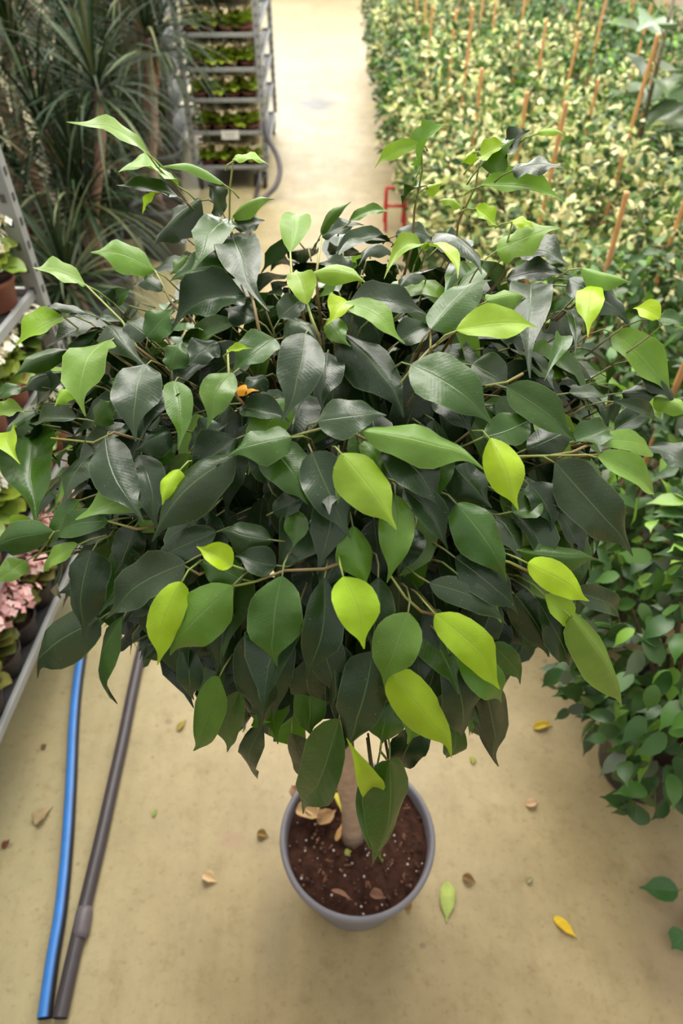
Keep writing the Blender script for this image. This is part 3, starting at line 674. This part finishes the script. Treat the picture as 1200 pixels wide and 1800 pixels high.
# ------------------------------------------------------------------ dracaenas
def dracaena(label,loc,seed,heads,pot=True):
    g=random.Random(seed)
    t=thing('dracaena',label,'potted plant',loc)
    mb=MB(); mb.lathe([(0,.002),(.105,.002),(.11,.01),(.135,.24),(.145,.242),(.146,.27),(.138,.272),(.133,.24)],28,(0,0,0),(.10,.10,.11)); mb.obj('pot',M_plastic,t)
    mb=MB(); mb.lathe([(.134,.245),(.06,.25),(.0001,.252)],20,(0,0,0),(.05,.035,.025)); mb.obj('soil',M_soil,t)
    st=MB(); fm=MB()
    for (hx,hy,hz,nl,ll) in heads:
        b=V((g.uniform(-.04,.04),g.uniform(-.04,.04),.24)); h=V((hx,hy,hz))
        pts=[b.lerp(h,i/9)+V((.012*math.sin(i*.9+seed),.012*math.cos(i*.7),0)) for i in range(10)]
        cs=[jc((.44,.30,.23),.3,g) for _ in pts]
        st.tube(pts,[.026-.009*i/9+.002*(i%2) for i in range(10)],9,cs)
        for i in range(nl):
            a=i*2.399; f=i/nl; el=R(82-100*f)+g.uniform(-.15,.15)
            L=ll*g.uniform(.8,1.1); d=V((math.cos(a)*math.cos(el),math.sin(a)*math.cos(el),math.sin(el)))
            p0=pts[-1]+V((0,0,.06*(1-f)-.03)); seg=7; vs=[];uv=[];cc=[]
            sd=d.cross(V((0,0,1))); 
            if sd.length<.1: sd=V((math.sin(a),-math.cos(a),0))
            sd.normalize(); cur=p0.copy(); dd=d.copy(); c0=jc((.016,.036,.009) if g.random()<.86 else (.15,.17,.075),.3,g)
            wl=g.uniform(.012,.017)
            for k in range(seg+1):
                tt=k/seg; ww=wl/2*(.6+.8*tt if tt<.3 else (1.0-(tt-.3)/.7)**.8+.02)
                up=sd.cross(dd).normalized()
                vs+= [cur-sd*ww+up*ww*.35,cur,cur+sd*ww+up*ww*.35]; uv+=[(0,tt),(.5,tt),(1,tt)]; cc+=[c0]*3
                dd=(dd+V((0,0,-.16-.10*f))*(.4+tt)).normalized(); cur=cur+dd*(L/seg)
            fs=[(3*k+j,3*k+j+1,3*k+j+4,3*k+j+3) for k in range(seg) for j in range(2)]
            fm.add(vs,fs,cc,uv)
    st.obj('stem',M_bark,t); fm.obj('foliage',M_blade,t)
    return t
dr=[('dracaena with a forked tan cane, nearest the left rack',(-1.33,3.15,0),1,[(-.36,.22,1.22,70,.5),(-.22,.28,1.30,60,.5),(-.10,.3,1.18,60,.45)]),
 ('dracaena with low tufts at mid left, just right of the forked one',(-1.08,2.95,0),2,[(.02,-.06,.58,90,.48),(.14,.08,.95,70,.45),(-.12,.1,.80,60,.45)]),
 ('dracaena whose canes lean over the near side of the aisle trolley',(-.98,3.75,0),3,[(.10,0,1.0,75,.5),(-.12,.05,.72,70,.45),(.05,.12,1.3,60,.5)]),
 ('dracaena at the far left edge behind the rack post',(-1.95,2.85,0),4,[(0,0,.95,75,.5),(.15,.1,.62,75,.45),(-.1,0,1.3,60,.5)]),
 ('tall dracaena in the back row, behind the forked one',(-1.55,4.2,0),5,[(0,0,1.45,75,.55),(.15,.1,1.05,70,.5),(-.15,0,.7,60,.5)]),
 ('tall dracaena in the back row at far left',(-2.25,3.9,0),6,[(0,0,1.4,75,.55),(.2,-.1,1.0,70,.5),(-.2,0,.7,60,.5)]),
 ('dracaena in the back row next to the left far trolley',(-1.15,4.65,0),7,[(0,0,1.2,75,.5),(.12,-.1,.85,70,.45),(-.15,.1,1.5,60,.5)]),
 ('dracaena deep in the corner at upper left',(-2.6,4.9,0),8,[(0,0,1.5,75,.6),(.3,-.1,1.0,70,.6),(-.3,0,1.2,60,.6)]),
 ('small dracaena with a single low tuft under the taller ones',(-.98,2.45,0),9,[(-.05,.02,.42,85,.38)]),
 ('dracaena with two drooping tufts behind the low single tuft',(-1.42,2.65,0),10,[(.05,.0,.48,80,.42),(-.1,.1,.85,70,.5)]),
 ('dracaena between the low single tuft and the aisle trolley',(-1.22,3.35,0),13,[(0,.1,.7,70,.45),(.12,-.1,.42,70,.42),(-.12,-.05,1.05,70,.5)]),
 ('dracaena behind the grey pot, left of centre in the dark clump',(-1.75,3.6,0),14,[(0,.1,.6,80,.45),(.16,-.1,.4,70,.42),(-.1,-.1,.85,70,.5)]),
 ('dracaena crowded beside the back row, near the left far trolley',(-1.65,4.75,0),15,[(0,.1,.9,80,.5),(.16,-.1,.5,70,.42),(-.1,-.1,1.25,70,.5)]),
 ('low dracaena tuft just behind the left rack post',(-1.55,2.75,0),21,[(0,.05,.40,80,.40)]),
 ('low dracaena tuft in front of the aisle trolley wheels, left side',(-1.25,4.05,0),22,[(0,.05,.42,80,.42),(.05,-.1,.8,60,.4)]),
 ('low dracaena tuft deep in the middle of the clump',(-1.9,3.35,0),23,[(0,.05,.45,80,.42),(.05,-.1,.9,60,.4)]),
 ('low dracaena tuft at the far left edge of the clump',(-2.2,3.1,0),24,[(0,.05,.5,80,.42)]),
 ('farthest dracaena, rising behind the left far trolley',(-2.1,5.6,0),12,[(0,0,1.4,75,.6),(.3,-.1,.9,70,.6),(-.3,0,1.1,60,.6)])]
for nm_,lc_,sd_,hd_ in dr: dracaena(nm_,lc_,sd_,[(a_,b_,c_,int(d_*1.3),e_*1.08) for a_,b_,c_,d_,e_ in hd_])
# red wire plant frame near the grey pot
def red_frame(label,loc,rz,w_,h_,d_):
    mb=MB(); c=(.55,.02,.02)
    for sx in (-1,1):
        P=smooth([V((sx*w_/2,-d_,0)),V((sx*w_/2,-d_*.5,h_*.6)),V((sx*w_/2,0,h_)),V((sx*w_/2,d_*.5,h_*.6)),V((sx*w_/2,d_,0))],5); mb.tube(P,.009,8,c)
    mb.tube([(-w_/2,0,h_),(w_/2,0,h_)],.009,8,c); mb.tube([(-w_/2,-d_*.5,h_*.6),(w_/2,-d_*.5,h_*.6)],.009,8,c)
    o=mb.obj('wire_stand',M_paint); o.location=loc; o.rotation_euler=(0,0,rz); return tag(o,label,'stand')
q=on_z(48,470,.012); red_frame('thin red wire stand on the floor among the dracaenas at left',(q.x,q.y,0.006),R(20),.12,.22,.1)
q=on_z(695,400,.0); red_frame('bright red tubular stand at the foot of the bushes beside the aisle',(q.x-.01,q.y,.006),R(0),.11,.22,.07)

# ------------------------------------------------------------------ staked bushes on the right
def bush(label,seed,kind,rad=.27,zc=.52,rzz=.36,nleaf=1000,stake_h=1.18,L0=.042,stake=True):
    g=random.Random(seed); t=thing('staked_fig',label,'potted plant')
    mb=MB(); mb.lathe([(0,.002),(.095,.002),(.10,.01),(.125,.21),(.133,.212),(.134,.235),(.127,.237),(.122,.21)],28,(0,0,0),(.025,.025,.028)); mb.obj('pot',M_plastic,t)
    mb=MB(); mb.lathe([(.122,.212),(.06,.216),(.0001,.218)],20,(0,0,0),(.05,.03,.02)); mb.obj('soil',M_soil,t)
    st=MB(); fm=MB()
    for i in range(11):
        a=i*2.4; r=rad*math.sqrt((i+.5)/11)*.8; e=V((math.cos(a)*r,math.sin(a)*r,zc+rzz*.6*g.uniform(.5,1.1)))
        st.tube([(math.cos(a)*.02,math.sin(a)*.02,.21),(e.x*.4,e.y*.4,.4),tuple(e)],[.006,.004,.002],6,(.14,.09,.05))
    st.obj('stems',M_bark,t)
    for i in range(nleaf):
        z=g.uniform(-1,1); a=g.uniform(0,6.283); rr=math.sqrt(1-z*z); s=g.uniform(.55,1.0)**.6
        lump=1+.16*mnoise.noise(V((rr*math.cos(a)*2.2+seed,rr*math.sin(a)*2.2,z*2.2)))*2
        out=V((rr*math.cos(a),rr*math.sin(a),z)); P=V((rad*out.x,rad*out.y,rzz*out.z))*s*lump+V((0,0,zc))
        d=(V((out.x,out.y,0))*.7+V((0,0,-.25 if kind!='var' else .15))+rv(g)*.5).normalized()
        L=L0*g.uniform(.7,1.25); nrm=out*.6+V((0,0,.6))+rv(g)*.5
        if kind=='var':
            k=g.random(); c=(.78,.74,.38) if k<.31 else ((.52,.58,.19) if k<.50 else ((.12,.22,.05) if k<.80 else (.04,.09,.02)))
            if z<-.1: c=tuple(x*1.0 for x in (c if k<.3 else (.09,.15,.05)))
        else:
            k=g.random(); c=(.036,.095,.016) if k<.5 else ((.07,.17,.025) if k<.78 else ((.20,.38,.04) if k<.92 else (.10,.13,.07)))
        leaf(fm,P,P+d*L,nrm,L*.5,jc(c,.15,g),PROF3 if L0<.05 else PROF2,1,g.uniform(.02,.12),g.uniform(0,.2),0,0,0,.1)
    fm.obj('foliage',M_var if kind=='var' else M_bush,t)
    if stake:
        cm=MB(); n=9; tx_,ty_=g.uniform(-.03,.03),g.uniform(-.03,.03)
        P=[V((.02+tx_*i/n,.02+ty_*i/n,.12+(stake_h-.12)*i/n)) for i in range(n+1)]
        pts=[];rad_=[]
        for i in range(n):
            pts+=[P[i],P[i].lerp(P[i+1],.93)]; rad_+=[.0072,.0066]
        cm.tube(pts+[P[-1]],rad_+[.0066],8,(.80,.40,.17)); cm.obj('stake',M_cane,t)
    return t
bg=[bush('green',s,'green',.29,.50,.34,1250,sh,.046) for s,sh in ((31,1.18),(32,1.05),(33,.98))]
bv=[bush('variegated',s,'var',.29,.56,.36,1700,sh,.040) for s,sh in ((41,1.18),(42,1.06),(43,.99))]
for x in bg+bv: x['category']='potted plant'
nb=bush('dark green staked fig in a black pot, nearest the camera at the right edge',37,'green',.31,.53,.33,1500,1.1,.053); nb.location=(.73,.77,0); nb['group']='staked figs on the right'
spots=[
('g',.72,1.22,'dark green staked fig behind the nearest one, beside the main tree'),
('g',1.22,1.15,'dark green staked fig at the right edge, second row from the aisle'),
('g',.70,1.68,'green staked fig with an orange cane, first row, third from the camera'),
('g',1.18,1.66,'green staked fig at the right edge behind the second row one'),
('v',.63,2.15,'nearest cream variegated fig in the row beside the aisle'),
('v',1.02,2.12,'nearest cream variegated fig in the second row'),
('g',1.58,2.1,'green fig at the right edge, in front of the shaded dark one'),
('v',.60,2.62,'second cream variegated fig in the row beside the aisle'),
('v',.98,2.58,'second cream variegated fig in the second row'),
('v',.57,3.1,'third cream variegated fig in the row beside the aisle'),
('v',.98,3.06,'third cream variegated fig in the second row'),
('v',.55,3.6,'fourth cream variegated fig in the row beside the aisle'),
('v',.97,3.56,'fourth cream variegated fig in the second row'),
('g',1.42,2.58,'dark green fig in the shade at the right edge below the bright big leaves'),
('g',1.46,3.75,'green fig in the third row behind the big grey green leaves'),
('v',.54,4.12,'fifth cream variegated fig in the row beside the aisle'),
('g',1.00,4.1,'green fig amid the variegated ones in the second row'),
('v',1.5,4.1,'cream variegated fig in the third row, next after the green one'),
('g',.52,4.66,'green fig in the row beside the aisle, first past the variegated run'),
('v',.99,4.66,'variegated fig in the second row, beside the first far green one'),
('g',1.48,4.7,'green fig in the third row, far'),
('g',.52,5.22,'second far green fig in the row beside the aisle'),
('g',.99,5.25,'second far green fig in the second row'),
('v',1.48,5.3,'far variegated fig in the third row'),
('v',.51,5.85,'far variegated fig in the row beside the aisle'),
('g',.99,5.9,'third far green fig in the second row'),
('g',.50,6.5,'third far green fig in the row beside the aisle'),
('v',1.0,6.55,'far variegated fig in the second row'),
('g',.50,7.2,'fourth far green fig in the row beside the aisle'),
('g',1.0,7.3,'fourth far green fig in the second row'),
('g',.50,8.0,'fifth far green fig in the row beside the aisle'),
('g',1.5,6.6,'far green fig in the third row at the top'),
('v',.5,8.8,'farthest variegated fig beside the aisle'),
('g',1.0,8.3,'farthest green fig in the second row'),
('g',1.92,3.55,'tall green fig in the fourth row behind the bright big leaves'),('g',1.98,4.3,'second green fig in the fourth row'),('g',1.97,5.0,'third green fig in the fourth row'),
('g',1.99,5.8,'fourth green fig in the fourth row'),('g',1.5,5.95,'green fig in the third row beyond the far variegated one'),('g',1.98,6.8,'fifth green fig in the fourth row'),
('g',1.5,7.4,'green fig near the far end of the third row'),('g',1.5,8.3,'farthest green fig in the third row'),('g',2.0,7.9,'farthest green fig in the fourth row'),('v',2.45,5.4,'variegated fig at the right end of the fifth row'),('g',2.45,6.4,'green fig in the fifth row'),('g',2.5,7.5,'farthest green fig in the fifth row')]
ui={'g':0,'v':0}
for k,x,y,lb in spots:
    pl=bg if k=='g' else bv; i=ui[k]; ui[k]+=1; rz_=rnd.uniform(0,6.28); s_=rnd.uniform(.93,1.07)
    if i<3: o=pl[i]; o.location=(x,y,0); o.rotation_euler=(0,0,rz_); o.scale=(s_,)*3; o['label']=lb; o['group']='staked figs on the right'
    else: dup(pl[i%3],(x,y,0),rz_,s_,lb,'staked figs on the right')
# big leaved plant in the top right corner
def bigleaf(label,loc,seed,heads,cols):
    g=random.Random(seed); t=thing('large_leaved_plant',label,'potted plant',loc)
    mb=MB(); mb.lathe([(0,.002),(.12,.002),(.15,.26),(.16,.262),(.16,.29),(.15,.29),(.147,.26)],28,(0,0,0),(.03,.03,.03)); mb.obj('pot',M_plastic,t)
    mb=MB(); mb.lathe([(.147,.262),(.06,.266),(.0001,.268)],20,(0,0,0),(.05,.03,.02)); mb.obj('soil',M_soil,t)
    st=MB(); fm=MB(); st.tube([(0,0,.26),(.01,.0,.7),(0,.02,heads)],[.016,.012,.008],8,(.15,.12,.07)); 
    for i in range(24):
        a=i*2.4; z=.45+(heads-.45)*i/24; L=g.uniform(.20,.28); el=R(g.uniform(-15,45))
        d=V((math.cos(a)*math.cos(el),math.sin(a)*math.cos(el),math.sin(el))); B=V((0,0,z))+d*.07
        st.tube([(0,0,z-.02),tuple(B)],.003,6,(.15,.24,.07))
        leaf(fm,B,B+d*L+V((0,0,-.06)),V((0,0,1))+rv(g)*.15,L*.62,jc(g.choice(cols),.15,g),PROF2,3,.12,.12,0,.03,g.uniform(0,6))
    st.obj('stem',M_twig,t); fm.obj('foliage',M_leaf,t); return t
bigleaf('large plant with broad grey green leaves at the top right corner',(1.30,3.30,0),3,1.22,[(.17,.25,.12),(.13,.20,.08)])
bigleaf('large plant with broad bright green leaves at the right edge near the top',(1.52,2.95,0),5,1.2,[(.10,.26,.02),(.03,.09,.015)])

# a leafy twig reaching in from a plant at the lower right edge
mb=MB(); t=thing('fallen_twig','leafy green twig lying on the floor at the lower right edge','twig',tuple(on_z(1200,1580,0)))
o0=on_z(1200,1580,0)
def gl(a,b,c,d,w_,z1,z2,col):
    A=on_z(a,b,z1)-o0; B=on_z(c,d,z2)-o0
    leaf(mb,A,B,V((0,-.2,1)),w_*.001*1.35,col,PROF2,3,.08,.1,0,.05,1)
gl(1192,1566,1122,1560,36,.03,.02,(.03,.10,.015)); gl(1205,1640,1180,1668,40,.03,.012,(.03,.11,.015)); gl(1215,1600,1240,1640,40,.03,.01,(.03,.10,.015))
mb.obj('leaves',M_leaf,t)
mb=MB(); P=[on_z(x,y,z)-o0 for x,y,z in ((1190,1566,.03),(1205,1560,.035),(1230,1600,.02),(1205,1640,.03))]; mb.tube(P,.0018,6,(.2,.22,.07)); mb.obj('stem',M_twig,t)
